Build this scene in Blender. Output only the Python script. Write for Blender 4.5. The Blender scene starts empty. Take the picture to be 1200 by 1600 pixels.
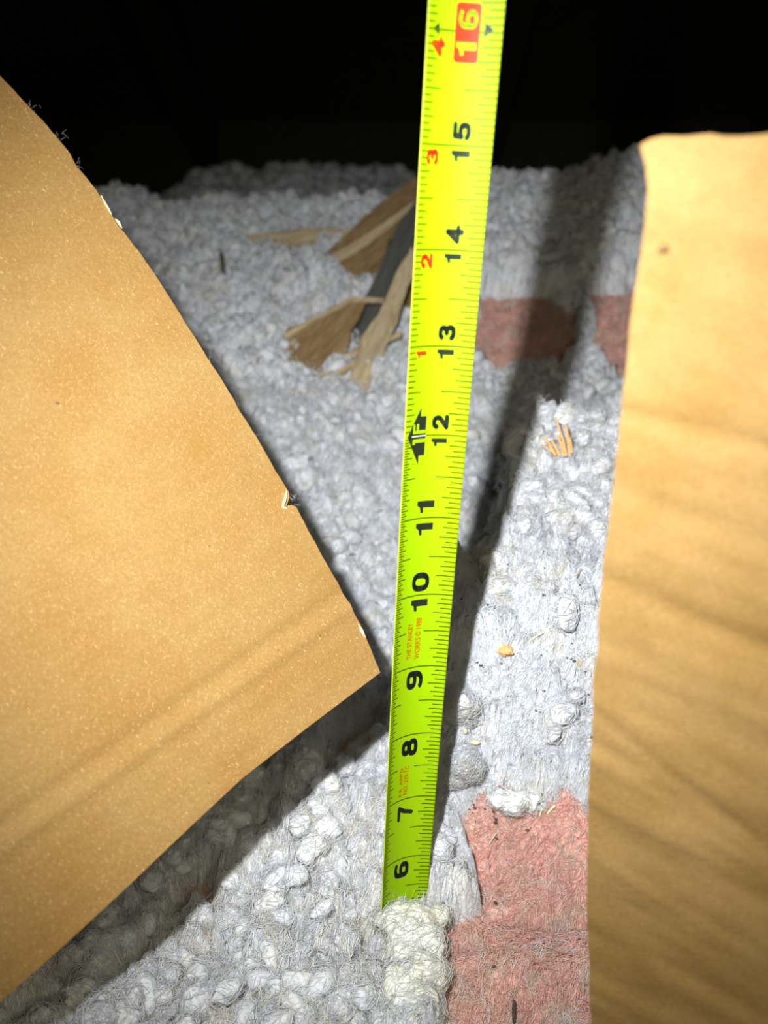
import bpy, bmesh, math, random
import numpy as np
from mathutils import Vector, Matrix

I = 0.0254                       # everything below is worked out in inches
SC = bpy.context.scene
COL = SC.collection
random.seed(7)
RNG = np.random.default_rng(7)

# ------------------------------------------------------------ camera
PITCH, FPX, HC = 0.3665, 1350.0, 14.67
FWD = np.array([0, math.cos(PITCH), -math.sin(PITCH)])
DWN = np.array([0, -math.sin(PITCH), -math.cos(PITCH)])
RGT = np.array([1.0, 0, 0])
EYE = np.array([0, 0, HC])
cam_d = bpy.data.cameras.new('camera')
cam = bpy.data.objects.new('camera', cam_d)
COL.objects.link(cam)
M = Matrix.Identity(4)
for r in range(3):
    M[r][0] = RGT[r]; M[r][1] = -DWN[r]; M[r][2] = -FWD[r]; M[r][3] = EYE[r] * I
cam.matrix_world = M
cam_d.sensor_fit = 'VERTICAL'
cam_d.sensor_height = 7.0
cam_d.sensor_width = 5.25
cam_d.lens = 7.0 * FPX / 1600
cam_d.clip_start = 0.01
cam_d.clip_end = 20
cam_d.dof.use_dof = True
cam_d.dof.focus_distance = 11.4 * I
cam_d.dof.aperture_fstop = cam_d.lens / 3.1
SC.camera = cam

# ------------------------------------------------------------ light
w = bpy.data.worlds.new('world'); SC.world = w
w.use_nodes = True
w.node_tree.nodes['Background'].inputs[0].default_value = (0.9, 1.0, 0.55, 1)
w.node_tree.nodes['Background'].inputs[1].default_value = 0.006

ld = bpy.data.lights.new('flashlight', 'SPOT')
ld.energy = 10.2
ld.color = (0.93, 0.96, 1.0)
ld.shadow_soft_size = 0.16 * I
ld.spot_size = math.radians(86)
ld.spot_blend = 1.0
lo = bpy.data.objects.new('flashlight', ld)
COL.objects.link(lo)
LP = EYE + RGT * -1.6 + DWN * -2.15 + FWD * 0.3
lo.location = Vector(LP * I)
tgt = EYE + RGT * 1.4 + DWN * .3 + FWD * 17
lo.rotation_euler = Vector(tgt - LP).to_track_quat('-Z', 'Y').to_euler()

# dim warm fill lamp, added above and behind the camera to lift the shadows
ad = bpy.data.lights.new('fill_light', 'AREA')
ad.shape = 'RECTANGLE'; ad.size = 12 * I; ad.size_y = 10 * I
ad.energy = .8
ad.color = (1.0, .93, .72)
ao = bpy.data.objects.new('fill_light', ad)
COL.objects.link(ao)
ao.location = Vector(np.array([4.5, -6, 20]) * I)
ao.rotation_euler = Vector((-.32, .68, -.65)).to_track_quat('-Z', 'Y').to_euler()

SC.view_settings.view_transform = 'Standard'
SC.view_settings.look = 'None'
SC.view_settings.exposure = 0.0
SC.view_settings.gamma = 1.0
SC.view_settings.use_curve_mapping = False


# ------------------------------------------------------------ helpers
def tag(o, label=None, cat=None, group=None, kind=None):
    if label: o['label'] = label
    if cat: o['category'] = cat
    if group: o['group'] = group
    if kind: o['kind'] = kind
    return o


def empty(name, loc, label, cat, group=None):
    o = bpy.data.objects.new(name, None)
    o.location = Vector(np.array(loc, float) * I)
    o.empty_display_size = 0.01
    COL.objects.link(o)
    return tag(o, label, cat, group)


def mesh_np(name, V, F, mat, parent=None, smooth=True, mats=None, mi=None):
    """V (n,3) in inches, world space; F (m,k) all same k, or list of such arrays"""
    V = np.asarray(V, float)
    Fs = F if isinstance(F, list) else [F]
    me = bpy.data.meshes.new(name)
    org = np.array(parent.location) / I if parent is not None else V.mean(0)
    if parent is not None and parent.parent is not None:
        org = org + np.array(parent.parent.location) / I
    me.vertices.add(len(V))
    me.vertices.foreach_set('co', ((V - org) * I).astype(np.float32).ravel())
    nl = sum(f.size for f in Fs); nf = sum(len(f) for f in Fs)
    me.loops.add(nl); me.polygons.add(nf)
    me.loops.foreach_set('vertex_index', np.concatenate([f.ravel() for f in Fs]).astype(np.int32))
    st = []; c = 0
    for f in Fs:
        k = f.shape[1]
        st.append(np.arange(len(f)) * k + c); c += f.size
    me.polygons.foreach_set('loop_start', np.concatenate(st).astype(np.int32))
    me.update(calc_edges=True)
    me.validate()
    me.polygons.foreach_set('use_smooth', [smooth] * len(me.polygons))
    if mats:
        for m in mats: me.materials.append(m)
    else:
        me.materials.append(mat)
    if mi is not None:
        me.polygons.foreach_set('material_index', np.asarray(mi, np.int32))
    me.update()
    o = bpy.data.objects.new(name, me)
    COL.objects.link(o)
    if parent is not None:
        o.parent = parent
    else:
        o.location = Vector(org * I)
    return o


def bm_obj(name, bm, mat, parent=None, smooth=False):
    """bm in inches, world space"""
    V = np.array([v.co[:] for v in bm.verts])
    org = np.array(parent.location) / I if parent is not None else V.mean(0)
    for v in bm.verts:
        v.co = Vector((np.array(v.co[:]) - org) * I)
    me = bpy.data.meshes.new(name)
    bm.normal_update()
    bm.to_mesh(me); bm.free()
    me.materials.append(mat)
    for p in me.polygons: p.use_smooth = smooth
    o = bpy.data.objects.new(name, me)
    COL.objects.link(o)
    if parent is not None: o.parent = parent
    else: o.location = Vector(org * I)
    return o


# ---- numpy noise
def _hash(ix, iy, iz, seed):
    h = (ix * 374761393 + iy * 668265263 + iz * 2147483647 + seed * 144665) & 0xFFFFFFFF
    h = ((h ^ (h >> 13)) * 1274126177) & 0xFFFFFFFF
    h = ((h ^ (h >> 16)) * 2246822519) & 0xFFFFFFFF
    return ((h ^ (h >> 15)) & 0xFFFFFF) / float(0xFFFFFF)


def vnoise(x, y, z=None, seed=0):
    x = np.asarray(x, float); y = np.asarray(y, float)
    if z is None: z = np.zeros_like(x)
    ix = np.floor(x).astype(np.int64); iy = np.floor(y).astype(np.int64); iz = np.floor(z).astype(np.int64)
    fx = x - ix; fy = y - iy; fz = z - iz
    fx = fx * fx * (3 - 2 * fx); fy = fy * fy * (3 - 2 * fy); fz = fz * fz * (3 - 2 * fz)
    def g(a, b, c): return _hash(ix + a, iy + b, iz + c, seed)
    x00 = g(0, 0, 0) * (1 - fx) + g(1, 0, 0) * fx
    x10 = g(0, 1, 0) * (1 - fx) + g(1, 1, 0) * fx
    x01 = g(0, 0, 1) * (1 - fx) + g(1, 0, 1) * fx
    x11 = g(0, 1, 1) * (1 - fx) + g(1, 1, 1) * fx
    return ((x00 * (1 - fy) + x10 * fy) * (1 - fz) + (x01 * (1 - fy) + x11 * fy) * fz) * 2 - 1


def fbm(x, y, z=None, oct=4, seed=0):
    s = 0; a = 1; t = 0
    for k in range(oct):
        f = 2.03 ** k
        s = s + a * vnoise(x * f, y * f, None if z is None else z * f, seed + k * 17)
        t += a; a *= .5
    return s / t


def worley(x, y, seed=0):
    ix = np.floor(x).astype(np.int64); iy = np.floor(y).astype(np.int64)
    best = np.full(x.shape, 9.0); idv = np.zeros(x.shape)
    z0 = np.zeros_like(ix)
    for a in (-1, 0, 1):
        for b in (-1, 0, 1):
            cx = ix + a; cy = iy + b
            px = cx + _hash(cx, cy, z0, seed); py = cy + _hash(cx, cy, z0, seed + 5)
            d = (px - x) ** 2 + (py - y) ** 2
            m = d < best
            best = np.where(m, d, best)
            idv = np.where(m, _hash(cx, cy, z0, seed + 9), idv)
    return np.sqrt(best), idv


def sstep(a, b, x):
    t = np.clip((x - a) / (b - a), 0, 1)
    return t * t * (3 - 2 * t)


# ------------------------------------------------------------ materials
class NT:
    def __init__(s, name, rough=0.8):
        s.m = bpy.data.materials.new(name); s.m.use_nodes = True
        s.t = s.m.node_tree; s.n = s.t.nodes; s.l = s.t.links
        s.b = s.n['Principled BSDF']; s.b.inputs['Roughness'].default_value = rough
        tc = s.n.new('ShaderNodeTexCoord')
        mp = s.n.new('ShaderNodeMapping'); mp.inputs['Scale'].default_value = (1 / I,) * 3
        s.l.new(tc.outputs['Object'], mp.inputs['Vector'])
        s.co = mp.outputs[0]

    def mapped(s, scale=(1, 1, 1), rot=(0, 0, 0), src=None):
        mp = s.n.new('ShaderNodeMapping'); mp.inputs['Scale'].default_value = scale
        mp.inputs['Rotation'].default_value = rot
        s.l.new(src or s.co, mp.inputs['Vector']); return mp.outputs[0]

    def noise(s, scale, detail=3, vec=None, rough=.55, dist=0.0):
        n = s.n.new('ShaderNodeTexNoise'); n.inputs['Scale'].default_value = scale
        n.inputs['Detail'].default_value = detail; n.inputs['Roughness'].default_value = rough
        n.inputs['Distortion'].default_value = dist
        s.l.new(vec or s.co, n.inputs['Vector']); return n.outputs['Fac']

    def ramp(s, fac, stops):
        r = s.n.new('ShaderNodeValToRGB')
        el = r.color_ramp.elements
        while len(el) < len(stops): el.new(.5)
        for e, (p, c) in zip(el, stops):
            e.position = p; e.color = (c[0], c[1], c[2], 1)
        s.l.new(fac, r.inputs[0]); return r.outputs[0]

    def mix(s, fac, a, b, mode='MIX'):
        n = s.n.new('ShaderNodeMix'); n.data_type = 'RGBA'; n.blend_type = mode
        def put(sock, v):
            if isinstance(v, (tuple, list)): sock.default_value = (v[0], v[1], v[2], 1)
            elif isinstance(v, float): sock.default_value = v
            else: s.l.new(v, sock)
        put(n.inputs[0], fac); put(n.inputs[6], a); put(n.inputs[7], b)
        return n.outputs[2]

    def math(s, op, a, b):
        n = s.n.new('ShaderNodeMath'); n.operation = op
        for k, v in enumerate((a, b)):
            if isinstance(v, (int, float)): n.inputs[k].default_value = v
            else: s.l.new(v, n.inputs[k])
        return n.outputs[0]

    def bump(s, h, dist, strength=1.0):
        b = s.n.new('ShaderNodeBump'); b.inputs['Distance'].default_value = dist * I
        b.inputs['Strength'].default_value = strength
        s.l.new(h, b.inputs['Height']); s.l.new(b.outputs[0], s.b.inputs['Normal'])

    def color(s, c):
        if isinstance(c, tuple): s.b.inputs['Base Color'].default_value = (*c, 1)
        else: s.l.new(c, s.b.inputs['Base Color'])


def wool_material(name, ramp_stops, bumpd=.03):
    k = NT(name, .95)
    c = k.ramp(k.noise(1.6, 3), ramp_stops)
    f1 = k.noise(1, 4, k.mapped((9, 34, 13), (.3, .5, .6)), .6, .6)
    f2 = k.noise(1, 4, k.mapped((34, 8, 16), (.7, -.3, -.5)), .6, .6)
    sel = k.math('GREATER_THAN', k.noise(2.2, 2), .5)
    mx = k.n.new('ShaderNodeMix'); mx.data_type = 'FLOAT'
    k.l.new(k.noise(2.2, 2), mx.inputs[0]); k.l.new(f1, mx.inputs[2]); k.l.new(f2, mx.inputs[3])
    h = k.math('ADD', mx.outputs[0], k.math('MULTIPLY', k.noise(30, 3), .5))
    dirt = k.ramp(k.noise(7, 4, None, .65), [(.50, (1, 1, 1)), (.62, (.86, .84, .79)), (.72, (.62, .58, .50))])
    k.color(k.mix(1.0, c, dirt, 'MULTIPLY'))
    k.bump(h, bumpd, 1.0)
    k.b.inputs['Subsurface Weight'].default_value = .35
    k.b.inputs['Subsurface Radius'].default_value = (1, .9, .8)
    k.b.inputs['Subsurface Scale'].default_value = .06 * I
    k.b.inputs['Specular IOR Level'].default_value = .25
    return k.m


M_WOOL = wool_material('white_glass_wool', [(.3, (.64, .65, .67)), (.5, (.73, .74, .76)), (.72, (.73, .70, .62))])
M_TUFT = wool_material('bright_glass_wool', [(.3, (.84, .86, .86)), (.7, (.86, .86, .80))], .02)
M_FOOT = wool_material('cream_glass_wool', [(.3, (.74, .76, .72)), (.7, (.76, .74, .64))], .02)
M_PINK = wool_material('pink_glass_wool', [(.30, (.72, .62, .54)), (.42, (.80, .50, .38)), (.54, (.88, .44, .36)), (.63, (.82, .54, .42)), (.74, (.76, .66, .58))], .035)
k = NT('glass_fibre', .35); k.color((.92, .9, .86)); k.b.inputs['Specular IOR Level'].default_value = .8; M_FIB = k.m
k = NT('pink_fibre', .35); k.color((.9, .62, .5)); k.b.inputs['Specular IOR Level'].default_value = .8; M_PFIB = k.m


def kraft_material(name, base, dark, fleck, rot=(0, 0, 0), flecks=True):
    k = NT(name, .78)
    c = k.ramp(k.noise(1.1, 4, k.mapped((1, 1, 1), rot)), [(.3, dark), (.62, base)])
    c2 = k.ramp(k.noise(26, 3, None, .7), [(.3, (.80, .78, .72)), (.7, (1.0, 1.0, 1.0))])
    c = k.mix(1.0, c, c2, 'MULTIPLY')
    if flecks:
        n1 = k.noise(1, 1, k.mapped((26, 95, 26), (.2, .1, .5)), .5, .8)
        n2 = k.noise(1, 1, k.mapped((95, 26, 26), (.1, .3, -.3)), .5, .8)
        mk = k.ramp(k.math('MAXIMUM', n1, n2), [(.66, (0, 0, 0)), (.76, (1, 1, 1))])
        c = k.mix(mk, c, fleck)
        dk = k.ramp(k.noise(9, 2, None, .4), [(.76, (0, 0, 0)), (.79, (1, 1, 1))])
        c = k.mix(dk, c, (.12, .07, .03))
    k.color(c)
    h = k.math('ADD', k.noise(30, 3), k.math('MULTIPLY', k.noise(5, 2, k.mapped((1, 3, 1), rot)), .8))
    k.bump(h, .008, .6)
    k.b.inputs['Specular IOR Level'].default_value = .12
    return k.m


M_KRAFT = kraft_material('kraft_liner', (.285, .172, .056), (.265, .145, .040), (.43, .28, .135))
M_KRAFT2 = kraft_material('kraft_liner_rough', (.27, .165, .058), (.215, .125, .036), (.8, .6, .35), flecks=False)
M_FLUTE = kraft_material('kraft_fluting', (.5, .34, .17), (.42, .28, .14), (.8, .65, .45), flecks=False)
k = NT('torn_liner', .85); k.color((.85, .68, .34)); M_TORN = k.m

k = NT('yellow_blade_lacquer', .6)
k.color((.27, .455, .0))
k.b.inputs['Specular IOR Level'].default_value = .16
M_YEL = k.m
k = NT('blade_back_lacquer', .4); k.color((.55, .60, .05)); M_YELB = k.m
k = NT('black_print', .45); k.color((.015, .018, .01)); M_BLK = k.m
k = NT('tick_print', .5); k.color((.07, .09, .0)); M_TICK = k.m
k = NT('red_print', .5); k.color((.62, .03, .005)); M_RED = k.m
k = NT('small_red_print', .5); k.color((.42, .07, .0)); M_RED2 = k.m
k = NT('white_print', .5); k.color((.93, .95, .88)); M_WHT = k.m


def wood_material(name, a, b, gs=9):
    k = NT(name, .8)
    g = k.noise(1, 4, k.mapped((gs, 1.2, gs)), .6, 1.0)
    c = k.ramp(g, [(.35, a), (.65, b)])
    k.color(c); k.bump(g, .03, .8); return k.m


M_WOOD = wood_material('brown_shard_wood', (.17, .10, .035), (.29, .19, .08))
M_STICK = wood_material('pale_splinter_wood', (.34, .25, .13), (.56, .45, .27), 12)
M_TARD = wood_material('tar_paper', (.05, .055, .045), (.09, .085, .07), 14)
M_CHIP = wood_material('orange_chip_wood', (.62, .33, .10), (.85, .55, .25), 14)
M_REDT = wood_material('red_brown_twig', (.35, .12, .06), (.42, .18, .09), 14)
M_DARKT = wood_material('dark_twig', (.05, .045, .03), (.1, .08, .05), 14)
M_STRAW = wood_material('straw', (.62, .55, .3), (.8, .74, .5), 14)
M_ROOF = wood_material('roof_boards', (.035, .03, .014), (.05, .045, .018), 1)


for m_ in (M_BLK, M_TICK, M_RED, M_RED2, M_WHT):
    m_.node_tree.nodes['Principled BSDF'].inputs['Specular IOR Level'].default_value = .12


# ------------------------------------------------------------ projection helpers used to lay things on the surface
def raydir(px, py):
    return RGT * ((px - 600) / FPX) + DWN * ((py - 800) / FPX) + FWD


def at_depth(px, py, Z):
    return EYE + raydir(px, py) * Z


def to_px(P):
    d = np.asarray(P, float) - EYE
    Z = d @ FWD
    return 600 + FPX * (d @ RGT) / Z, 800 + FPX * (d @ DWN) / Z, Z


# ------------------------------------------------------------ the insulation's surface
def base_z(x, y):
    z = 4.75 + .44 * (y - 9.3)
    near = 4.75 + .16 * (y - 9.3)
    z = np.where(y > 9.3, z, near)
    z = z + .42 * fbm(x * .28, y * .28, seed=3) * sstep(8, 12, y) + .16 * fbm(x * .8, y * .8, seed=4)
    # white mound rising steeply right behind the tape
    z = z + 2.5 * sstep(.30, .95, x) * sstep(9.75, 11.5, y + .12 * fbm(x * 1.5, y, seed=6)) * (1 - sstep(0, 1.9, y - 12.3 - 3.0 * sstep(1.75, 2.5, x) + .4 * fbm(x * .9, y * .5, seed=7)))
    z = z - .3 * np.exp(-(((x - .5) / .3) ** 2 + ((y - 8.95) / .3) ** 2))
    z = z - .38 * np.exp(-(((x - .2) / .6) ** 2 + ((y - 9.15) / .35) ** 2))
    z = z - .5 * np.exp(-(((x + .15) / .2) ** 2 + ((y - 8.85) / .35) ** 2))
    # hollow right of the tape foot, and at the lower left
    z = z - .0 * np.exp(-(((x - 1.15) / .45) ** 2 + ((y - 10.9) / 1.2) ** 2))
    z = z - .5 * np.exp(-(((x + 2.6) / 1.3) ** 2 + ((y - 9.2) / .9) ** 2))
    z = z - .9 * np.exp(-(((x - 1.75) / .45) ** 2 + ((y - 7.75) / .35) ** 2))
    z = z + (.25 + 1.0 * sstep(1.2, 3.2, x)) * sstep(21, 28, y)
    # crest about 29 inches away, then down, then a farther mound
    crest = 29.2 + 1.2 * vnoise(x * .25, x * 0 + 3.1, seed=8)
    top = 13.7 + .8 * sstep(1.5, 4, x) + .55 * fbm(x * .5, x * 0 + .5, seed=31) - .35 * np.exp(-((x + 6.6) / 1.2) ** 2)
    top = top + .2 * np.exp(-((x + 8.2) / .8) ** 2)
    over = y - crest
    zc = np.minimum(z, top + .05 * fbm(x, y, seed=5))
    z = np.where(over > -4, np.minimum(zc, z), z)
    z = z - np.clip(over, 0, 9) * .42
    far = 14.35 - 2.5 * (1 - sstep(-14.5, -10.5, x)) - .05 * (y - 56) ** 2 + .5 * fbm(x * .4, y * .4, seed=12)
    z = np.where(y > 36, np.maximum(np.maximum(z, 9.5), far * (1 - sstep(1, 4, x)) + 9.5 * sstep(1, 4, x)), z)
    return z


def hit(px, py, lift=0.0):
    """where a line of sight meets the insulation's mean surface"""
    d = raydir(px, py)
    ts = np.linspace(6, 60, 2400)
    P = EYE + ts[:, None] * d
    g = P[:, 2] - (base_z(P[:, 0], P[:, 1]) + .3 + lift)
    i = np.argmax(g < 0)
    if g[i] >= 0: i = len(ts) - 1
    return P[i]


def poly_mask(x, y, poly, soft=.25):
    """smooth inside-ness of ground polygon"""
    poly = np.asarray(poly, float)
    inside = np.zeros(x.shape, bool); dmin = np.full(x.shape, 1e9)
    n = len(poly)
    for i in range(n):
        x0, y0 = poly[i]; x1, y1 = poly[(i + 1) % n]
        c = ((y0 > y) != (y1 > y)) & (x < (x1 - x0) * (y - y0) / (y1 - y0 + 1e-12) + x0)
        inside ^= c
        L2 = (x1 - x0) ** 2 + (y1 - y0) ** 2
        t = np.clip(((x - x0) * (x1 - x0) + (y - y0) * (y1 - y0)) / L2, 0, 1)
        d = np.hypot(x - x0 - t * (x1 - x0), y - y0 - t * (y1 - y0))
        dmin = np.minimum(dmin, d)
    sd = np.where(inside, dmin, -dmin)
    return sd


BATTS_PX = {
    'front': [(696, 1226), (745, 1196), (795, 1204), (850, 1236), (940, 1250), (960, 1400), (960, 1720), (690, 1720), (672, 1440), (745, 1400), (738, 1330)],
    'back_mid': [(748, 455), (800, 440), (862, 450), (905, 480), (900, 560), (850, 575), (800, 590), (775, 590), (740, 555)],
    'back_right': [(925, 440), (1060, 430), (1060, 610), (985, 618), (962, 590), (925, 550)],
    'mid_left': [(525, 1150), (585, 1120), (596, 1165), (545, 1180)],
    'low_left': [(255, 1400), (320, 1355), (345, 1380), (330, 1430), (270, 1470)],
}
BATTS = {k: [hit(*p)[:2] for p in v] for k, v in BATTS_PX.items()}


def batt_sd(x, y):
    m = np.full(x.shape, -9.0)
    for v in BATTS.values():
        m = np.maximum(m, poly_mask(x, y, v))
    return m


def billow(x, y, z=None, oct=3, seed=0):
    t = 0; a = 1; tot = 0
    for q in range(oct):
        f = 2.1 ** q
        t = t + a * np.minimum(np.abs(vnoise(x * f, y * f, None if z is None else z * f, seed + q * 13)) * 1.9, 1); tot += a; a *= .55
    return t / tot


def fluff_z(x, y):
    y0 = y
    y = .72 * (y + .8 * base_z(x, y))          # follow the slope so that the wool is not stretched where it is steep
    wx = x + .30 * fbm(x * 1.5, y * 1.5, seed=21) + .06 * fbm(x * 7, y * 7, seed=24)
    wy = y + .30 * fbm(x * 1.5, y * 1.5, seed=22) + .06 * fbm(x * 7, y * 7, seed=25)
    z = .46 * billow(wx * 1.7, wy * 1.7, oct=4, seed=41) + .17 * billow(wx * 4.6, wy * 4.6, oct=2, seed=47)
    z = z + .06 * fbm(x * 11, y * 11, seed=23)
    z = z - .16 * sstep(.45, .75, vnoise(x * 1.3, y * 1.3, seed=77))
    m = (1 - sstep(.6, 1.6, x)) * (1 - sstep(11.0, 12.5, y0)) + .62
    m = np.minimum(m, 1)
    d1, i1 = worley(wx / .50, wy / .42, 41)
    d2, i2 = worley(wx / .23 + 7, wy / .2, 42)
    z = z + m * (.44 * np.sqrt(np.clip(1 - d1 * d1 * 1.7, 0, 1)) * (.25 + .75 * i1) + .18 * np.sqrt(np.clip(1 - d2 * d2 * 1.7, 0, 1)) * (.3 + .7 * i2))
    return z


def surf_z(x, y):
    s = batt_sd(x, y) + .16 * fbm(x * 2.5, y * 2.5, seed=51)
    return base_z(x, y) + fluff_z(x, y) - 1.5 * sstep(-.14, .3, s)


def lay(px, py, lift=.12):
    d = raydir(px, py); ts = np.linspace(8, 40, 1500); P = EYE + ts[:, None] * d
    sz = np.where(batt_sd(P[:, 0], P[:, 1]) > .05, base_z(P[:, 0], P[:, 1]) + .08, surf_z(P[:, 0], P[:, 1]))
    g = P[:, 2] - (sz + lift * .7)
    return P[np.argmax(g < 0)]


def axis(segs):
    out = []
    for a, b, st in segs:
        out.append(np.arange(a, b, st))
    return np.concatenate(out + [np.array([segs[-1][1]])])


def grid_faces(ny, nx):
    i = np.arange(ny * nx).reshape(ny, nx)
    return np.stack([i[:-1, :-1], i[:-1, 1:], i[1:, 1:], i[1:, :-1]], -1).reshape(-1, 4)


# ------------------------------------------------------------ structure
def plane_box(name, pts, thick, mat, n):
    pts = np.array(pts, float); n = np.array(n, float); n /= np.linalg.norm(n)
    V = np.concatenate([pts, pts + n * thick])
    F = np.array([[0, 1, 2, 3], [7, 6, 5, 4], [0, 4, 5, 1], [1, 5, 6, 2], [2, 6, 7, 3], [3, 7, 4, 0]])
    return tag(mesh_np(name, V, F, mat, smooth=False), kind='structure')


M_GYP = NT('gypsum_board', .9); M_GYP.color((.6, .58, .53)); M_GYP = M_GYP.m
plane_box('floor', [(-70, -40, 0), (70, -40, 0), (70, 90, 0), (-70, 90, 0)], -.5, M_GYP, (0, 0, 1))
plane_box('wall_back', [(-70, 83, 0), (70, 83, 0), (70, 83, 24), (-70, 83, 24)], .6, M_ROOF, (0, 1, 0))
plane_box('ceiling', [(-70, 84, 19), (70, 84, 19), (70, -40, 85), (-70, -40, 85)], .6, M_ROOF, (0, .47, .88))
for k_, rx in enumerate((-40, -16, 8, 32, 56)):
    a = np.array([rx, 83, 19.2]); b = np.array([rx, -38, 83.6])
    up = np.array([0, .47, .88]); sx = np.array([1.5, 0, 0])
    V = np.array([a, a + sx, b + sx, b]); 
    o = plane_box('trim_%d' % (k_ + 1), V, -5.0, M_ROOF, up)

# ------------------------------------------------------------ loose white insulation
XS = axis([(-40, -14, .5), (-14, -7.5, .14), (-7.5, 7.5, .045), (7.5, 16, .12), (16, 40.01, .5)])
YS = axis([(-6, 5, .5), (5, 16, .045), (16, 24, .065), (24, 32, .085), (32, 62, .25), (62, 70, 1.0)])
X, Y = np.meshgrid(XS, YS)
Z = surf_z(X, Y)
Vt = [np.stack([X, Y, Z], -1).reshape(-1, 3)]
Ft = [grid_faces(len(YS), len(XS))]
nv = len(Vt[0])


def ico(sub):
    bm = bmesh.new(); bmesh.ops.create_icosphere(bm, subdivisions=sub, radius=1)
    V = np.array([v.co[:] for v in bm.verts]); F = np.array([[v.index for v in f.verts] for f in bm.faces])
    bm.free(); return V, F


def puff(sub, seed, rough=1.0):
    """one woolly nodule, unit size"""
    V, F = ico(sub)
    o = seed * 3.7
    r = 1 + .30 * rough * fbm(V[:, 0] * 1.4 + o, V[:, 1] * 1.4, V[:, 2] * 1.4, 2, seed)
    # combed strands
    ax = np.random.default_rng(seed).normal(size=3); ax /= np.linalg.norm(ax)
    ph = V @ ax
    cr = np.cross(V, ax)
    r = r + .07 * rough * vnoise(ph * 2 + o, (np.arctan2(cr[:, 1], cr[:, 0])) * 5, ph * 0 + seed, seed + 3)
    r = r + .34 * rough * (billow(V[:, 0] * 1.5 + o, V[:, 1] * 1.5, V[:, 2] * 1.5, 3, seed + 5) - .5)
    r = r + .07 * rough * fbm(V[:, 0] * 6 + o, V[:, 1] * 6, V[:, 2] * 6, 2, seed + 9)
    return V * r[:, None], F


PUFF3 = [puff(3, 100 + i) for i in range(10)]
PUFF2 = [puff(2, 200 + i) for i in range(10)]


def rand_rot(rng, tilt=.6):
    q = rng.normal(size=4) * np.array([1, tilt, tilt, 1]); q /= np.linalg.norm(q)
    a, b, c, d = q
    return np.array([[1 - 2 * (c * c + d * d), 2 * (b * c - a * d), 2 * (b * d + a * c)],
                     [2 * (b * c + a * d), 1 - 2 * (b * b + d * d), 2 * (c * d - a * b)],
                     [2 * (b * d - a * c), 2 * (c * d + a * b), 1 - 2 * (b * b + c * c)]])


def scatter(n, xr, yr, rr, protos, sink=.35, sdmax=-.12):
    global nv
    P = np.stack([RNG.uniform(*xr, n), RNG.uniform(*yr, n)], 1)
    sd = batt_sd(P[:, 0], P[:, 1])
    P = P[sd < sdmax]
    z = surf_z(P[:, 0], P[:, 1])
    for (x, y), zz in zip(P, z):
        r = RNG.uniform(*rr) * (1 if RNG.random() > .08 else 1.35)
        V, F = protos[RNG.integers(len(protos))]
        R = rand_rot(RNG)
        S = np.array([RNG.uniform(.75, 1.5), RNG.uniform(.6, 1.0), RNG.uniform(.5, .8)]) * r
        W = (V * S) @ R.T + np.array([x, y, zz + r * .5 - r * sink])
        Vt.append(W); Ft.append(F + nv); nv += len(W)


scatter(600, (-17, 5), (50, 57), (.25, .6), PUFF2)
scatter(500, (-11, 10), (18, 31), (.12, .24), PUFF2, .6)
V = np.concatenate(Vt)
quads = Ft[0]; tris = np.concatenate(Ft[1:])
insul = mesh_np('loose_fill_insulation', V, [quads, tris], M_WOOL)
tag(insul, 'loose white blown insulation heaped across the attic in woolly clumps', 'insulation', kind='stuff')


# fibres
def fibres(P, L, rad, rng, lift=.5, seg=4, curl=.9):
    n = len(P)
    az = rng.uniform(0, 2 * np.pi, n); el = rng.uniform(-.15, lift, n)
    d = np.stack([np.cos(az) * np.cos(el), np.sin(az) * np.cos(el), np.sin(el)], 1)
    q = rng.normal(size=(n, 3)); q = np.cross(q, d); q /= np.linalg.norm(q, axis=1)[:, None]
    pts = [P.copy()]; c = P.copy()
    for s in range(seg):
        d = d + q * curl / seg + rng.normal(size=(n, 3)) * .12
        d /= np.linalg.norm(d, axis=1)[:, None]
        c = c + d * (L / seg)[:, None]; pts.append(c.copy())
    pts = np.stack(pts, 1)                      # n, seg+1, 3
    u = np.cross(d, q); u /= np.linalg.norm(u, axis=1)[:, None]
    ang = np.array([0, 2.094, 4.189])
    taper = np.linspace(1, .45, seg + 1)
    off = (np.cos(ang)[None, :, None] * q[:, None] + np.sin(ang)[None, :, None] * u[:, None])
    W = pts[:, :, None, :] + off[:, None] * (rad * taper)[None, :, None, None]
    V = W.reshape(-1, 3)
    b = (np.arange(n) * (seg + 1) * 3)[:, None, None]
    s_ = (np.arange(seg) * 3)[None, :, None]; kk = np.arange(3)[None, None, :]
    k2 = (kk + 1) % 3
    F = np.stack([b + s_ + kk, b + s_ + k2, b + s_ + 3 + k2, b + s_ + 3 + kk], -1).reshape(-1, 4)
    return V, F


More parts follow.
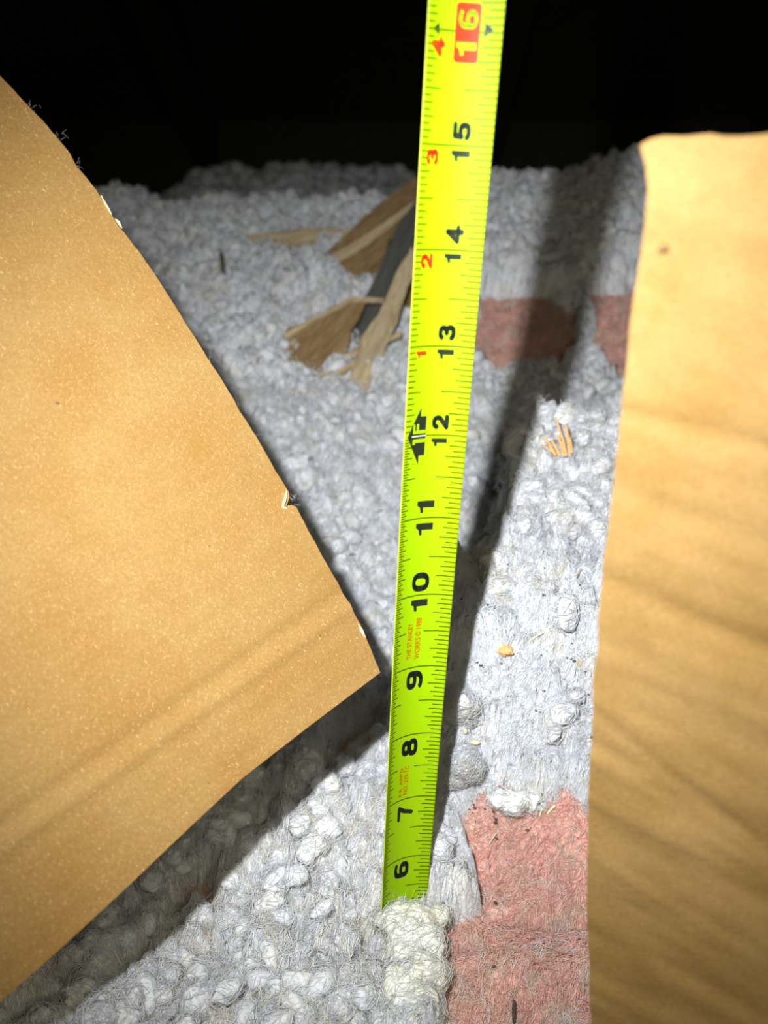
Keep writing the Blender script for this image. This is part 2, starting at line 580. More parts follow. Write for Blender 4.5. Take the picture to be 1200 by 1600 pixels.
def tubes_from(pts, rad, sides=3):
    """pts (n, m, 3), rad (n,) -> tapered strands"""
    n, m, _ = pts.shape
    d = np.gradient(pts, axis=1); d /= np.linalg.norm(d, axis=2)[:, :, None] + 1e-9
    up = np.array([.13, .21, .97])
    q = np.cross(d, up); q /= np.linalg.norm(q, axis=2)[:, :, None] + 1e-9
    u = np.cross(q, d)
    prof = np.sin(np.pi * np.linspace(.08, .92, m)) ** .7
    R = rad[:, None, None] * prof[None, :, None]
    ang = np.arange(sides) * 2 * np.pi / sides + .5
    W = np.stack([pts + (q * math.cos(a) + u * math.sin(a)) * R for a in ang], 2)
    V = W.reshape(-1, 3)
    b = (np.arange(n) * m * sides)[:, None, None]
    s_ = (np.arange(m - 1) * sides)[None, :, None]; kk = np.arange(sides)[None, None, :]; k2 = (kk + 1) % sides
    F = np.stack([b + s_ + kk, b + s_ + k2, b + s_ + sides + k2, b + s_ + sides + kk], -1).reshape(-1, 4)
    return V, F


def strands(n, xr, yr, L, rad, zf, keep, rng, arch=(.02, .09), m=6, spread=1.0, seed=0, stray=.06):
    """strands of wool that lie along the heaped surface, combed by a swirling field"""
    P = np.stack([rng.uniform(*xr, n), rng.uniform(*yr, n)], 1)
    P = P[keep(P[:, 0], P[:, 1])]; n = len(P)
    th = 2.2 * np.pi * fbm(P[:, 0] * .8, P[:, 1] * .8, oct=2, seed=300 + seed) + rng.normal(size=n) * spread
    kap = rng.normal(size=n) * 4.0
    Ls = rng.uniform(*L, n); st = Ls / (m - 1)
    pts = []
    p = P.copy()
    b0 = base_z(P[:, 0], P[:, 1]); gx = (base_z(P[:, 0] + .05, P[:, 1]) - b0) / .05; gy = (base_z(P[:, 0], P[:, 1] + .05) - b0) / .05
    for i in range(m):
        pts.append(p.copy())
        d_ = np.stack([np.cos(th), np.sin(th)], 1)
        p = p + d_ * np.stack([st / np.sqrt(1 + gx * gx), st / np.sqrt(1 + gy * gy)], 1)
        th = th + kap * st + rng.normal(size=n) * .15
    pts = np.stack(pts, 1)
    z = zf(pts[:, :, 0].ravel(), pts[:, :, 1].ravel()).reshape(n, m)
    z = z.mean(1)[:, None] * .15 + z * .85
    t = np.linspace(0, 1, m)
    A = rng.uniform(*arch, n)
    z = z + (A[:, None] * np.sin(np.pi * t)[None]) + rng.uniform(-.01, .03, n)[:, None]
    sm = rng.random(n) < stray
    z = z + sm[:, None] * (t ** 1.5)[None] * rng.uniform(.05, .3, n)[:, None]
    pts = np.concatenate([pts, z[:, :, None]], 2)
    r = rng.uniform(.5, 1.3, n) * rad
    r = np.where(sm, r * .4, r)
    return tubes_from(pts, r)


def merge(parts):
    Vs = []; Fs = []; c = 0
    for V, F in parts: Vs.append(V); Fs.append(F + c); c += len(V)
    return np.concatenate(Vs), np.concatenate(Fs)


off_batt = lambda x, y: batt_sd(x, y) < .16
parts = [strands(16000, (.3, 4.0), (9.6, 12.2), (.12, .4), .0062, surf_z, off_batt, RNG, seed=1, arch=(.02, .07)),
         strands(60000, (-6.2, 3.6), (6.0, 13), (.12, .42), .0062, surf_z, off_batt, RNG, seed=1),
         strands(12000, (-6.2, 3.6), (6.0, 14), (.15, .5), .0035, surf_z, off_batt, RNG, arch=(.05, .16), spread=2, seed=2, stray=.25),
         strands(36000, (-4, 5.2), (13, 20), (.14, .42), .009, surf_z, off_batt, RNG, seed=3),
         strands(7000, (-4, 5.2), (13, 20), (.2, .5), .005, surf_z, off_batt, RNG, arch=(.05, .16), spread=2, seed=4, stray=.25),
         strands(16000, (-9, 9), (20, 30), (.3, .7), .02, surf_z, off_batt, RNG, arch=(.04, .16), seed=5)]
Vf, Ff = merge(parts)
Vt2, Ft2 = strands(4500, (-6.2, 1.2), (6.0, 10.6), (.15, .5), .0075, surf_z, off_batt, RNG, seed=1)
M_STRAND = wool_material('wool_strands', [(.28, (.66, .66, .68)), (.42, (.80, .82, .86)), (.55, (.85, .86, .87)), (.66, (.80, .77, .69)), (.78, (.68, .63, .53))], .012)
fo = mesh_np('wool_strands', Vf, Ff, M_STRAND)
fo.parent = insul; fo.location = fo.location - insul.location
tag(fo, kind='stuff')
M_TAN = wool_material('tan_wool_strands', [(.3, (.72, .60, .42)), (.6, (.84, .76, .6))], .012)  # second strand colour, tan, strewn only over the front left
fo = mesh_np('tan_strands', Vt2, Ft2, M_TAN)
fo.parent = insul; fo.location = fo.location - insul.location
tag(fo, kind='stuff'); fo['label'] = 'tan wool strands'


def drape(V, N, n, L, rad, rng, m=6, lift=(.0, .05), stray=.1):
    """strands over any body, running in its surface"""
    ii = rng.integers(0, len(V), n)
    P = V[ii]; Nn = N[ii]
    a = rng.normal(size=(n, 3)) + np.array([.8, .2, .3])
    d = a - Nn * (a * Nn).sum(1)[:, None]; d /= np.linalg.norm(d, axis=1)[:, None]
    q = np.cross(Nn, d)
    Ls = rng.uniform(*L, n); kap = rng.normal(size=n) * 2.5
    t = np.linspace(-.5, .5, m)
    x = t[None] * Ls[:, None]; y = .5 * kap[:, None] * x ** 2 * 1.0
    bend = -1.3 * x ** 2
    sm = rng.random(n) < stray
    bend = np.where(sm[:, None], (t[None] + .5) * rng.uniform(.05, .25, n)[:, None], bend)
    h = bend + rng.uniform(*lift, n)[:, None]
    pts = P[:, None] + d[:, None] * x[:, :, None] + q[:, None] * y[:, :, None] + Nn[:, None] * h[:, :, None]
    r = rng.uniform(.5, 1.3, n) * rad
    return tubes_from(pts, np.where(sm, r * .4, r))


# curled nodules of wool sitting in the heap, covered in their own strands
def nodules(n, xr, yr, rr, sink, nstr, rad, seed):
    rng = np.random.default_rng(seed)
    P = np.stack([rng.uniform(*xr, n), rng.uniform(*yr, n)], 1)
    P = P[batt_sd(P[:, 0], P[:, 1]) < -.1]
    P = P[~((np.abs(P[:, 0] - .15) < .5) & (P[:, 1] > 8.4) & (P[:, 1] < 10.2))]
    for q in [(790, 1017), (876, 705), (727, 1141), (741, 1160), (836, 995), (800, 1254)]:
        e = lay(*q)[:2]; P = P[np.hypot(P[:, 0] - e[0], P[:, 1] - e[1]) > .38]
    z = surf_z(P[:, 0], P[:, 1]); Vs = []; Ns = []; Fs = []; c = 0
    for (x, y), zz in zip(P, z):
        r = rng.uniform(*rr); V, F = PUFF3[rng.integers(len(PUFF3))]
        R = rand_rot(rng, 1.0); S = np.array([rng.uniform(.8, 1.5), rng.uniform(.7, 1.1), rng.uniform(.6, .9)]) * r
        W = (V * S) @ R.T; N = (V / S) @ R.T; N /= np.linalg.norm(N, axis=1)[:, None]
        Vs.append(W + np.array([x, y - r * .3, zz + r * (.5 - sink)])); Ns.append(N); Fs.append(F + c); c += len(V)
    V = np.concatenate(Vs); N = np.concatenate(Ns)
    up = N @ np.array([0, -.6, .8]) > -.1
    Vd, Fd = drape(V[up], N[up], nstr, (.10, .30), rad, rng, stray=.05)
    return [(V, np.concatenate(Fs))], (Vd, Fd)


na, sa_ = nodules(430, (-5.6, .9), (6.2, 11.2), (.08, .19), .35, 26000, .0055, 501)
nb, sb_ = nodules(170, (.6, 4.2), (9.9, 15.5), (.09, .20), .62, 12000, .0055, 502)
nc, sc_ = nodules(230, (-5, 5), (12.5, 20), (.09, .20), .6, 9000, .008, 503)
Vn, Fn = merge(na + nb + nc)
fo = mesh_np('curled_nodules', Vn, Fn, M_WOOL)
fo.parent = insul; fo.location = fo.location - insul.location; tag(fo, kind='stuff')
Vq, Fq = merge([sa_, sb_, sc_])
fo = mesh_np('nodule_strands', Vq, Fq, M_STRAND)
fo.parent = insul; fo.location = fo.location - insul.location; tag(fo, kind='stuff')


# ------------------------------------------------------------ pink batts
def batt(key, label, pad=.55, thick=2.5, step=.05, low=.30, fib=1500, group=None):
    poly = np.array(BATTS[key])
    x0, y0 = poly.min(0) - pad; x1, y1 = poly.max(0) + pad
    xs = np.arange(x0, x1, step); ys = np.arange(y0, y1, step)
    X, Y = np.meshgrid(xs, ys)
    z = base_z(X, Y) - .02 + .24 * fbm(X * 1.2, Y * 1.7, seed=61) + .05 * fbm(X * 4, Y * 4, seed=62) + .02 * fbm(X * 12, Y * 12, seed=63)
    if key == 'front':
        z = z + .30 * np.exp(-(((X - 1.75) / .35) ** 2 + ((Y - 8.6) / .3) ** 2))
        z = z - .28 * np.exp(-((Y - 9.45) / .10) ** 2) * sstep(1.2, 1.8, X)
        z = z - 3.2 * np.exp(-(((X - 2.15) / .5) ** 2 + ((Y - 7.7) / .2) ** 2))
    ed = np.minimum(np.minimum(X - x0, x1 - X), np.minimum(Y - y0, y1 - Y))
    z = z - .75 * (1 - sstep(0, .5, ed))
    ny, nx = X.shape
    T = np.stack([X, Y, z], -1).reshape(-1, 3); B = T.copy(); B[:, 2] = z.min() - thick
    gf = grid_faces(ny, nx)
    i = np.arange(ny * nx).reshape(ny, nx)
    ring = np.concatenate([i[0, :-1], i[:-1, -1], i[-1, :0:-1], i[:0:-1, 0]])
    r2 = np.roll(ring, -1); n = ny * nx
    side = np.stack([ring, ring + n, r2 + n, r2], -1)
    V = np.concatenate([T, B]); F = np.concatenate([gf, gf[:, ::-1] + n, side])
    o = mesh_np('fiberglass_batt', V, F, M_PINK)
    tag(o, label, 'insulation batt', group)
    def zf(x, y):
        fx = np.clip((x - x0) / step, 0, nx - 1.001); fy = np.clip((y - y0) / step, 0, ny - 1.001)
        ix = fx.astype(int); iy = fy.astype(int); fx -= ix; fy -= iy
        return (z[iy, ix] * (1 - fx) + z[iy, ix + 1] * fx) * (1 - fy) + (z[iy + 1, ix] * (1 - fx) + z[iy + 1, ix + 1] * fx) * fy
    kp = lambda x, y: poly_mask(x, y, poly) > -.25
    for (m_, cnt, rd) in ((M_PINK, fib, .008), (M_PFIB, fib // 3, .0035)):
        Vf, Ff = strands(cnt, (x0 + .2, x1 - .2), (y0 + .2, y1 - .2), (.15, .5), rd * (step / .05), zf, kp, RNG, arch=(.01, .07), spread=1.2, seed=9, stray=.12)
        f = mesh_np('pink_strands' if m_ is M_PINK else 'fibres', Vf, Ff, m_)
        f.parent = o; f.location = f.location - o.location
        tag(f, kind='stuff')
    if True:
        Vf, Ff = strands(700 if key == 'front' else 400, (x0 + .2, x1 - .2), (y0 + .2, y1 - .2), (.2, .5), .006, zf, kp, RNG, arch=(.02, .10), spread=1.2, seed=19, stray=.2)
        f = mesh_np('white_strands', Vf, Ff, M_STRAND)
        f.parent = o; f.location = f.location - o.location
        tag(f, kind='stuff')
    return o


batt('front', 'pink fiberglass batt exposed in front, right of the foot of the tape', fib=14000)
batt('back_mid', 'pink fiberglass batt far back, between the tape and its shadow', step=.07, fib=6000)
batt('back_right', 'pink fiberglass batt far back, against the edge of the right cardboard sheet', step=.07, fib=6000)
batt('mid_left', 'small peek of pink fiberglass batt just left of the tape under the cardboard corner', pad=.35, fib=2500)
batt('low_left', 'pinkish fiberglass batt in the shade under the lower edge of the left cardboard', pad=.5, fib=2500)


# ------------------------------------------------------------ single tufts that stand out
def tuft(name, label, lobes, mat=M_TUFT, group=None, nf=250):
    """lobes: list of (world centre, (rx, ry, rz), seed); fused into one connected woolly body"""
    Vs = []; Fs = []; c = 0
    for (P, S, sd) in lobes:
        V, F = puff(3, sd, .7)
        R = rand_rot(np.random.default_rng(sd), .3)
        W = (V * np.array(S)) @ R.T + np.array(P)
        Vs.append(W); Fs.append(F + c); c += len(W)
    tmp = mesh_np('tmp', np.concatenate(Vs), np.concatenate(Fs), mat)
    mo = tmp.modifiers.new('r', 'REMESH'); mo.mode = 'VOXEL'; mo.voxel_size = .022 * I
    ms = tmp.modifiers.new('s', 'SMOOTH'); ms.iterations = 4
    dg = bpy.context.evaluated_depsgraph_get(); dg.update()
    me = bpy.data.meshes.new_from_object(tmp.evaluated_get(dg))
    org = np.array(tmp.location) / I
    nv_ = len(me.vertices); co = np.zeros(nv_ * 3, np.float32); me.vertices.foreach_get('co', co)
    no = np.zeros(nv_ * 3, np.float32); me.vertices.foreach_get('normal', no)
    V = co.reshape(-1, 3) / I + org; N = no.reshape(-1, 3).astype(float)
    F = np.array([list(p.vertices) for p in me.polygons if len(p.vertices) == 4])
    bpy.data.objects.remove(tmp); bpy.data.meshes.remove(me)
    sd = lobes[0][2]
    h = .055 * (billow(V[:, 0] * 5 + sd, V[:, 1] * 5, V[:, 2] * 5, 3, sd) - .5) + .02 * fbm(V[:, 0] * 14, V[:, 1] * 14, V[:, 2] * 14, 2, sd)
    V = V + N * h[:, None]
    o = mesh_np(name, V, F, mat)
    tag(o, label, 'insulation tuft', group)
    Vf, Ff = drape(V, N, nf * 6, (.12, .36), .005, RNG)
    f = mesh_np('wool_strands', Vf, Ff, mat)
    f.parent = o; f.location = f.location - o.location
    tag(f, kind='stuff')
    return o


# tuft heaped against the tape foot (in front of the blade)
Lb = []
for (px, py, dz, r, sd) in [(622, 1436, 11.75, .20, 1), (655, 1434, 11.8, .19, 2), (602, 1440, 11.8, .13, 3), (682, 1432, 11.95, .16, 4),
                            (640, 1462, 11.65, .27, 5), (668, 1475, 11.6, .25, 6), (632, 1500, 11.4, .26, 7), (665, 1520, 11.2, .27, 8), (625, 1545, 11.0, .25, 9), (650, 1575, 10.8, .28, 10)]:
    Lb.append((at_depth(px, py, dz), (r * 1.15, r, r * .9), sd))
tuft('insulation_tuft', 'cream white woolly tuft heaped against the foot of the yellow tape', Lb, M_FOOT)
c = lay(800, 1254, .16)
def cam_off(c, dx, dy, dz=0):                      # offsets in inches right, up the slope facing the reader
    return c + np.array([dx, -dy * .45 + dz, dy * .85])
Lb = [(cam_off(c, -.02, .03), (.20, .16, .15), 21), (cam_off(c, -.20, .14), (.13, .13, .12), 22), (cam_off(c, .12, .12), (.15, .12, .12), 23),
      (cam_off(c, .26, .02), (.15, .11, .11), 24), (cam_off(c, .30, -.10), (.11, .10, .10), 25), (cam_off(c, -.02, -.16), (.14, .12, .12), 26), (cam_off(c, .04, -.26), (.09, .1, .09), 27), (cam_off(c, -.30, .18), (.07, .08, .07), 28)]
tuft('insulation_tuft', 'bright white lobed tuft lying on the pink batt right of the tape', Lb, nf=45)
c = lay(720, 1105, .05)
tuft('insulation_tuft', 'rounded pale wool lump sitting right of the tape between the 8 and 9 marks',
     [(cam_off(c, -.02, .06), (.26, .22, .30), 31), (cam_off(c, .04, -.06), (.24, .22, .26), 32)], M_WOOL, nf=120)
c = lay(722, 1195, .05)
tuft('insulation_tuft', 'upright white tuft just right of the tape between the 7 and 8 marks',
     [(cam_off(c, 0, .12), (.20, .2, .26), 41), (cam_off(c, -.08, -.12), (.22, .2, .24), 42), (cam_off(c, .12, .02), (.16, .2, .22), 43)], M_WOOL, nf=220)


# ------------------------------------------------------------ cardboard sheets
def sheet(name, label, outline_px, plane_p, plane_n, thick, disp, mat, step, extras):
    """outline cut in a real sheet standing in space: outline -> plane coordinates -> gridded solid of corrugated board"""
    n = np.array(plane_n, float); n /= np.linalg.norm(n)
    if n @ FWD > 0: n = -n                          # towards the viewer
    p0 = np.array(plane_p, float)
    ux = np.cross(DWN, n); ux /= np.linalg.norm(ux)
    if ux[0] < 0: ux = -ux
    uy = np.cross(n, ux)
    def onplane(px, py):
        d = raydir(px, py); t = ((p0 - EYE) @ n) / (d @ n)
        q = EYE + d * t - p0
        return np.array([q @ ux, q @ uy])
    def world(a, b, h): return p0 + ux * a + uy * b + n * h
    pts = [onplane(*p) for p in outline_px]
    root = empty(name, p0, label, 'cardboard')
    def build(part, h0, h1, mat_, inset=0.0, step=step):
        bm = bmesh.new()
        cen = np.mean(pts, 0)
        vs = []
        for q in pts:
            d = q - cen; L = np.linalg.norm(d)
            qq = cen + d * (1 - inset / L)
            vs.append(bm.verts.new((qq[0], qq[1], 0)))
        bm.faces.new(vs)
        A = np.array(pts)
        for ax, (lo_, hi_) in enumerate(((A[:, 0].min(), A[:, 0].max()), (A[:, 1].min(), A[:, 1].max()))):
            for c in np.arange(lo_ + step, hi_, step):
                co = [0, 0, 0]; no = [0, 0, 0]; co[ax] = c; no[ax] = 1
                bmesh.ops.bisect_plane(bm, geom=bm.verts[:] + bm.edges[:] + bm.faces[:], plane_co=co, plane_no=no)
        top = bm.faces[:]
        bd = [e for e in bm.edges if e.is_boundary]
        r = bmesh.ops.duplicate(bm, geom=bm.verts[:] + bm.edges[:] + bm.faces[:])
        vm = r['vert_map']; 
        new = [g for g in r['geom'] if isinstance(g, bmesh.types.BMVert)]
        newset = set(new)
        emap = [(e.verts[0], e.verts[1]) for e in bd]
        for a_, b_ in emap:
            try: bm.faces.new((a_, b_, vm[b_], vm[a_]))
            except ValueError: pass
        for v in bm.verts:
            a_, b_ = v.co.x, v.co.y
            h = h0 if v in newset else h1
            h += disp(a_, b_)
            v.co = Vector(world(a_, b_, h))
        bmesh.ops.recalc_face_normals(bm, faces=bm.faces[:])
        for e in bm.edges:
            if len(e.link_faces) == 2 and e.calc_face_angle(0) > 1.0: e.smooth = False
        o = bm_obj(part, bm, mat_, root, True)
        for p in o.data.polygons: pass
        return o
    build('front_liner', -.055, 0, mat)
    build('fluting', -thick + .02, -.06, M_FLUTE, .012, .3)
    build('back_liner', -thick, -thick + .019, M_KRAFT2, 0, .3)
    extras(root, onplane, world, disp)
    return root


def jag(pts, every, amp, rng):
    out = []
    for a, b in zip(pts[:-1], pts[1:]):
        a = np.array(a, float); b = np.array(b, float); L = np.linalg.norm(b - a)
        m = max(1, int(L / every)); nrm = np.array([-(b - a)[1], (b - a)[0]]) / L
        for i in range(m):
            t = i / m
            out.append(tuple(a + (b - a) * t + (nrm * rng.normal() * amp if i else 0)))
    out.append(tuple(pts[-1]))
    return out


jr = np.random.default_rng(3)
left_edge = jag([(-60, 20), (0, 118), (50, 172), (95, 222), (150, 298), (183, 352), (215, 392), (262, 462), (300, 522), (350, 600), (400, 682), (430, 735), (451, 768)], 22, .9, jr) + \
    [(452, 778), (449, 786), (447, 793), (455, 789), (463, 792)] + \
    jag([(463, 792), (478, 822), (505, 872), (538, 928), (562, 975), (580, 1018), (593, 1051)], 24, .8, jr)[1:]
left_bottom = [(480, 1137), (380, 1215), (300, 1290), (200, 1385), (100, 1477), (0, 1566), (-160, 1715)]
left_px = left_edge + left_bottom + [(-700, 1500), (-700, 20)]
# the board stands tilted: corner farther away, lower left nearer
pL0 = at_depth(593, 1051, 10.7); pL1 = at_depth(0, 1566, 8.2); pL2 = at_depth(0, 118, 10.0)
nL = np.cross(pL1 - pL0, pL2 - pL0)


def crease_fn(a0, b0, gap=.34):
    d = (b0 - a0) / np.linalg.norm(b0 - a0); nn = np.array([-d[1], d[0]])
    def f(a, b):
        w = (a - a0[0]) * nn[0] + (b - a0[1]) * nn[1]
        return w
    return f


class LeftShape:
    f = None
def left_disp(a, b):
    h = .02 * math.sin(a * .9 + 1) * math.cos(b * .7)
    if LeftShape.f:
        w = LeftShape.f(a, b)
        h += -.035 * math.exp(-((w + .09) / .10) ** 2) + .035 * math.exp(-((w - .09) / .09) ** 2)
        h += .004 * math.sin(w * 2 * math.pi / .29)
    return h


def prep_left():
    n = nL / np.linalg.norm(nL)
    if n @ FWD > 0: n = -n
    ux = np.cross(DWN, n); ux /= np.linalg.norm(ux)
    if ux[0] < 0: ux = -ux
    uy = np.cross(n, ux)
    def op(px, py):
        d = raydir(px, py); t = ((pL0 - EYE) @ n) / (d @ n); q = EYE + d * t - pL0
        return np.array([q @ ux, q @ uy])
    LeftShape.f = crease_fn(op(0, 1310), op(545, 935))
    if LeftShape.f(*op(200, 800)) > 0:
        g = LeftShape.f; LeftShape.f = lambda a, b: -g(a, b)
prep_left()


def left_extras(root, onplane, world, disp):
    # torn slivers of liner along the cut edge and stray paper hairs
    def sliver(pp, w, lift):
        q = [onplane(*p) for p in pp]
        n = len(q); V = []
        for i, s in enumerate(q):
            t = i / (n - 1); ww = w * math.sin(math.pi * (.08 + .84 * t)) 
            d = q[min(i + 1, n - 1)] - q[max(i - 1, 0)]; d /= np.linalg.norm(d); nn = np.array([-d[1], d[0]])
            for sg, hh in ((-1, .004), (0, lift * math.sin(math.pi * t) + .012), (1, .004)):
                c = s + nn * ww * sg
                V.append(world(c[0], c[1], hh + disp(c[0], c[1])))
            V.append(world(s[0], s[1], -.004 + disp(s[0], s[1])))
        F = []
        for i in range(n - 1):
            a = i * 4
            for u, v in ((0, 1), (1, 2), (2, 3), (3, 0)):
                F.append([a + u, a + v, a + 4 + v, a + 4 + u])
        F.append([0, 1, 2, 3]); F.append([(n - 1) * 4 + 3, (n - 1) * 4 + 2, (n - 1) * 4 + 1, (n - 1) * 4])
        o = mesh_np('torn_liner', np.array(V), np.array(F), M_TORN, root)
        o['label'] = 'pale torn sliver of liner'
    sliver([(448, 766), (446, 776), (443, 785), (441, 792), (448, 795)], .022, .05)
    sliver([(157, 306), (163, 317), (169, 328), (174, 337)], .012, .02)
    sliver([(179, 343), (185, 349), (190, 358)], .020, .03)
    sliver([(558, 975), (564, 985), (570, 996)], .026, .02)
    P = []
    for (px, py, n) in [(50, 168, 8), (90, 213, 10), (120, 258, 6), (152, 300, 5), (330, 566, 3), (366, 630, 3), (398, 678, 3), (458, 783, 16), (392, 672, 2), (250, 440, 2)]:
        for _ in range(n):
            a = onplane(px + RNG.normal() * 5, py + RNG.normal() * 5); P.append(world(a[0], a[1], -.01))
    P = np.array(P)
    V, F = fibres(P, RNG.uniform(.04, .12, len(P)), .0009, RNG, 1.2, curl=2.5)
    f = mesh_np('paper_hairs', V, F, M_FIB, root)
    tag(f, kind='stuff')


sheet('cardboard_sheet', 'large brown cardboard sheet at left with a scored line and a cut slanting edge', left_px, pL0, nL, .15, left_disp, M_KRAFT, .065, left_extras)

# right sheet, closer to the lens
pR0 = at_depth(1005, 225, 6.0); pR1 = at_depth(925, 1600, 8.8); pR2 = at_depth(1200, 300, 5.75)
nR = np.cross(pR1 - pR0, pR2 - pR0)
right_px = jag([(925, 1640), (917, 1450), (918, 1250), (927, 1100), (938, 930), (950, 830), (960, 740), (973, 620), (980, 560), (992, 450), (1008, 350), (1013, 295), (1008, 258), (999, 226)], 40, 1.3, jr) + \
    jag([(999, 226), (1015, 217), (1035, 212), (1070, 213), (1110, 209), (1150, 213), (1200, 209), (1300, 207), (1500, 210)], 20, 1.2, jr)[1:] + [(1500, 1700), (1100, 1960), (930, 1900)]


class RS:
    lines = []
def right_disp(a, b):
    h = 0
    for (f, amp, wd) in RS.lines:
        w = f(a, b); h += 1.5 * amp * math.exp(-(w / wd) ** 2)
    h += .035 * RS.n(a, b)
    return h


def prep_right():
    n = nR / np.linalg.norm(nR)
    if n @ FWD > 0: n = -n
    ux = np.cross(DWN, n); ux /= np.linalg.norm(ux)
    if ux[0] < 0: ux = -ux
    uy = np.cross(n, ux)
    def op(px, py):
        d = raydir(px, py); t = ((pR0 - EYE) @ n) / (d @ n); q = EYE + d * t - pR0
        return np.array([q @ ux, q @ uy])
    RS.lines = [(crease_fn(op(940, 905), op(1200, 1020)), -.035, .10),
                (crease_fn(op(980, 645), op(1200, 700)), -.02, .05), (crease_fn(op(1010, 700), op(1120, 745)), -.012, .04),
                (crease_fn(op(925, 1110), op(1160, 1300)), -.018, .05), (crease_fn(op(940, 1260), op(1170, 1370)), .014, .04),
                (crease_fn(op(980, 1370), op(1120, 1460)), .012, .03), (crease_fn(op(990, 470), op(1200, 540)), .012, .06),
                (crease_fn(op(925, 1180), op(1180, 1360)), .012, .04)]
    d = op(1200, 1020) - op(940, 905); d /= np.linalg.norm(d); nn = np.array([-d[1], d[0]])
    def nz(a, b):
        u = a * d[0] + b * d[1]; w = a * nn[0] + b * nn[1]
        return float(fbm(np.array([u * .9 + 30]), np.array([w * 5.0 + 11]), oct=3, seed=91)[0])
    RS.n = staticmethod(nz)
prep_right()


def right_extras(root, onplane, world, disp):
    # crumb pressed into the face and the roughed up paper at the top
    V, F = puff(2, 77)
    a = onplane(1036, 390)
    W = V * np.array([.035, .035, .035]) + world(a[0], a[1], 0)
    o = mesh_np('dent_mark', W, F, wood_material('brown_spot', (.12, .065, .02), (.14, .08, .025)), root)
    o['label'] = 'small brown spot near the upper corner'


sheet('cardboard_sheet', 'wrinkled brown cardboard sheet at right standing close to the lens, out of focus', right_px, pR0, nR, .15, right_disp, M_KRAFT2, .06, right_extras)

# ------------------------------------------------------------ the measuring tape
TP = dict(o=np.array([0.48816, 1.03435, 10.34486]), a=.36656, b=.04428, y0=.32602, y1=-.0343, sag=.10326, k=-.00154, kx=.00038)
_ax = np.array([math.sin(TP['b']), -math.cos(TP['b']) * math.cos(TP['a']), -math.cos(TP['b']) * math.sin(TP['a'])])
_r0 = np.cross([0, 0, 1.], _ax); _r0 = -_r0 if _r0[0] < 0 else _r0; _r0 /= np.linalg.norm(_r0)
_n0 = np.cross(_ax, _r0); _n0 /= np.linalg.norm(_n0)
if _n0[2] < 0: _n0 = -_n0


def blade(s, v, off=0.0):
    """point of the blade at s inches along and v inches across; off towards the reader"""
    s = np.atleast_1d(np.asarray(s, float)); v = np.atleast_1d(np.asarray(v, float)); s, v = np.broadcast_arrays(s, v)
    t = s - 10; k, kx = TP['k'], TP['kx']
    tb = t
    C = TP['o'] + t[:, None] * _ax + (k * t * t)[:, None] * _n0 + (kx * t * t)[:, None] * _r0
    T = _ax + (2 * k * t)[:, None] * _n0 + (2 * kx * t)[:, None] * _r0; T /= np.linalg.norm(T, axis=1)[:, None]
    r = _r0 - T * (T @ _r0)[:, None]; r /= np.linalg.norm(r, axis=1)[:, None]
    n = _n0 - T * (T @ _n0)[:, None] - r * ((r @ _n0)[:, None]); n /= np.linalg.norm(n, axis=1)[:, None]
    psi = TP['y0'] + TP['y1'] * tb
    R = np.cos(psi)[:, None] * r + np.sin(psi)[:, None] * n
    N = -np.sin(psi)[:, None] * r + np.cos(psi)[:, None] * n
    u = v / .36
    P = C + R * v[:, None] + N * (TP['sag'] * (1 - u * u))[:, None]
    dn = N + R * (2 * TP['sag'] * u / .36)[:, None]; dn /= np.linalg.norm(dn, axis=1)[:, None]
    P = P - dn * off
    return EYE + P[:, 0:1] * RGT + P[:, 1:2] * DWN + P[:, 2:3] * FWD


tape = empty('measuring_tape', blade(.2, 0)[0], 'yellow steel tape measure blade standing upright in the insulation, marked 6 to 16 inches', 'tape measure')
ss = np.arange(.2, 24, .1); vv = np.linspace(-.36, .36, 33)
S_, V_ = np.meshgrid(ss, vv, indexing='ij')
Pf = blade(S_.ravel(), V_.ravel(), 0); Pb = blade(S_.ravel(), V_.ravel(), -.012)
gf = grid_faces(len(ss), len(vv)); n_ = len(Pf)
i_ = np.arange(n_).reshape(len(ss), len(vv))
ring = np.concatenate([i_[0, :-1], i_[:-1, -1], i_[-1, :0:-1], i_[:0:-1, 0]]); r2 = np.roll(ring, -1)
side = np.stack([ring, ring + n_, r2 + n_, r2], -1)
mi = np.concatenate([np.zeros(len(gf)), np.ones(len(gf)), np.ones(len(side))]).astype(int)
mesh_np('blade', np.concatenate([Pf, Pb]), np.concatenate([gf, gf[:, ::-1] + n_, side]), None, tape, True, [M_YEL, M_YELB], mi)


def quads_on_blade(name, rects, mat, off=.002, label=None):
    V = []; F = []; c = 0
    for (s0, s1, v0, v1) in rects:
        m = max(1, int(abs(v1 - v0) / .02))
        va = np.linspace(v0, v1, m + 1)
        for s in (s0, s1):
            V.append(blade(np.full(m + 1, s), va, off))
        i = np.arange(m)
        F.append(np.stack([c + i, c + i + 1, c + m + 1 + i + 1, c + m + 1 + i], -1)); c += 2 * (m + 1)
    o = mesh_np(name, np.concatenate(V), np.concatenate(F), mat, tape, False)
    if label: o['label'] = label
    return o


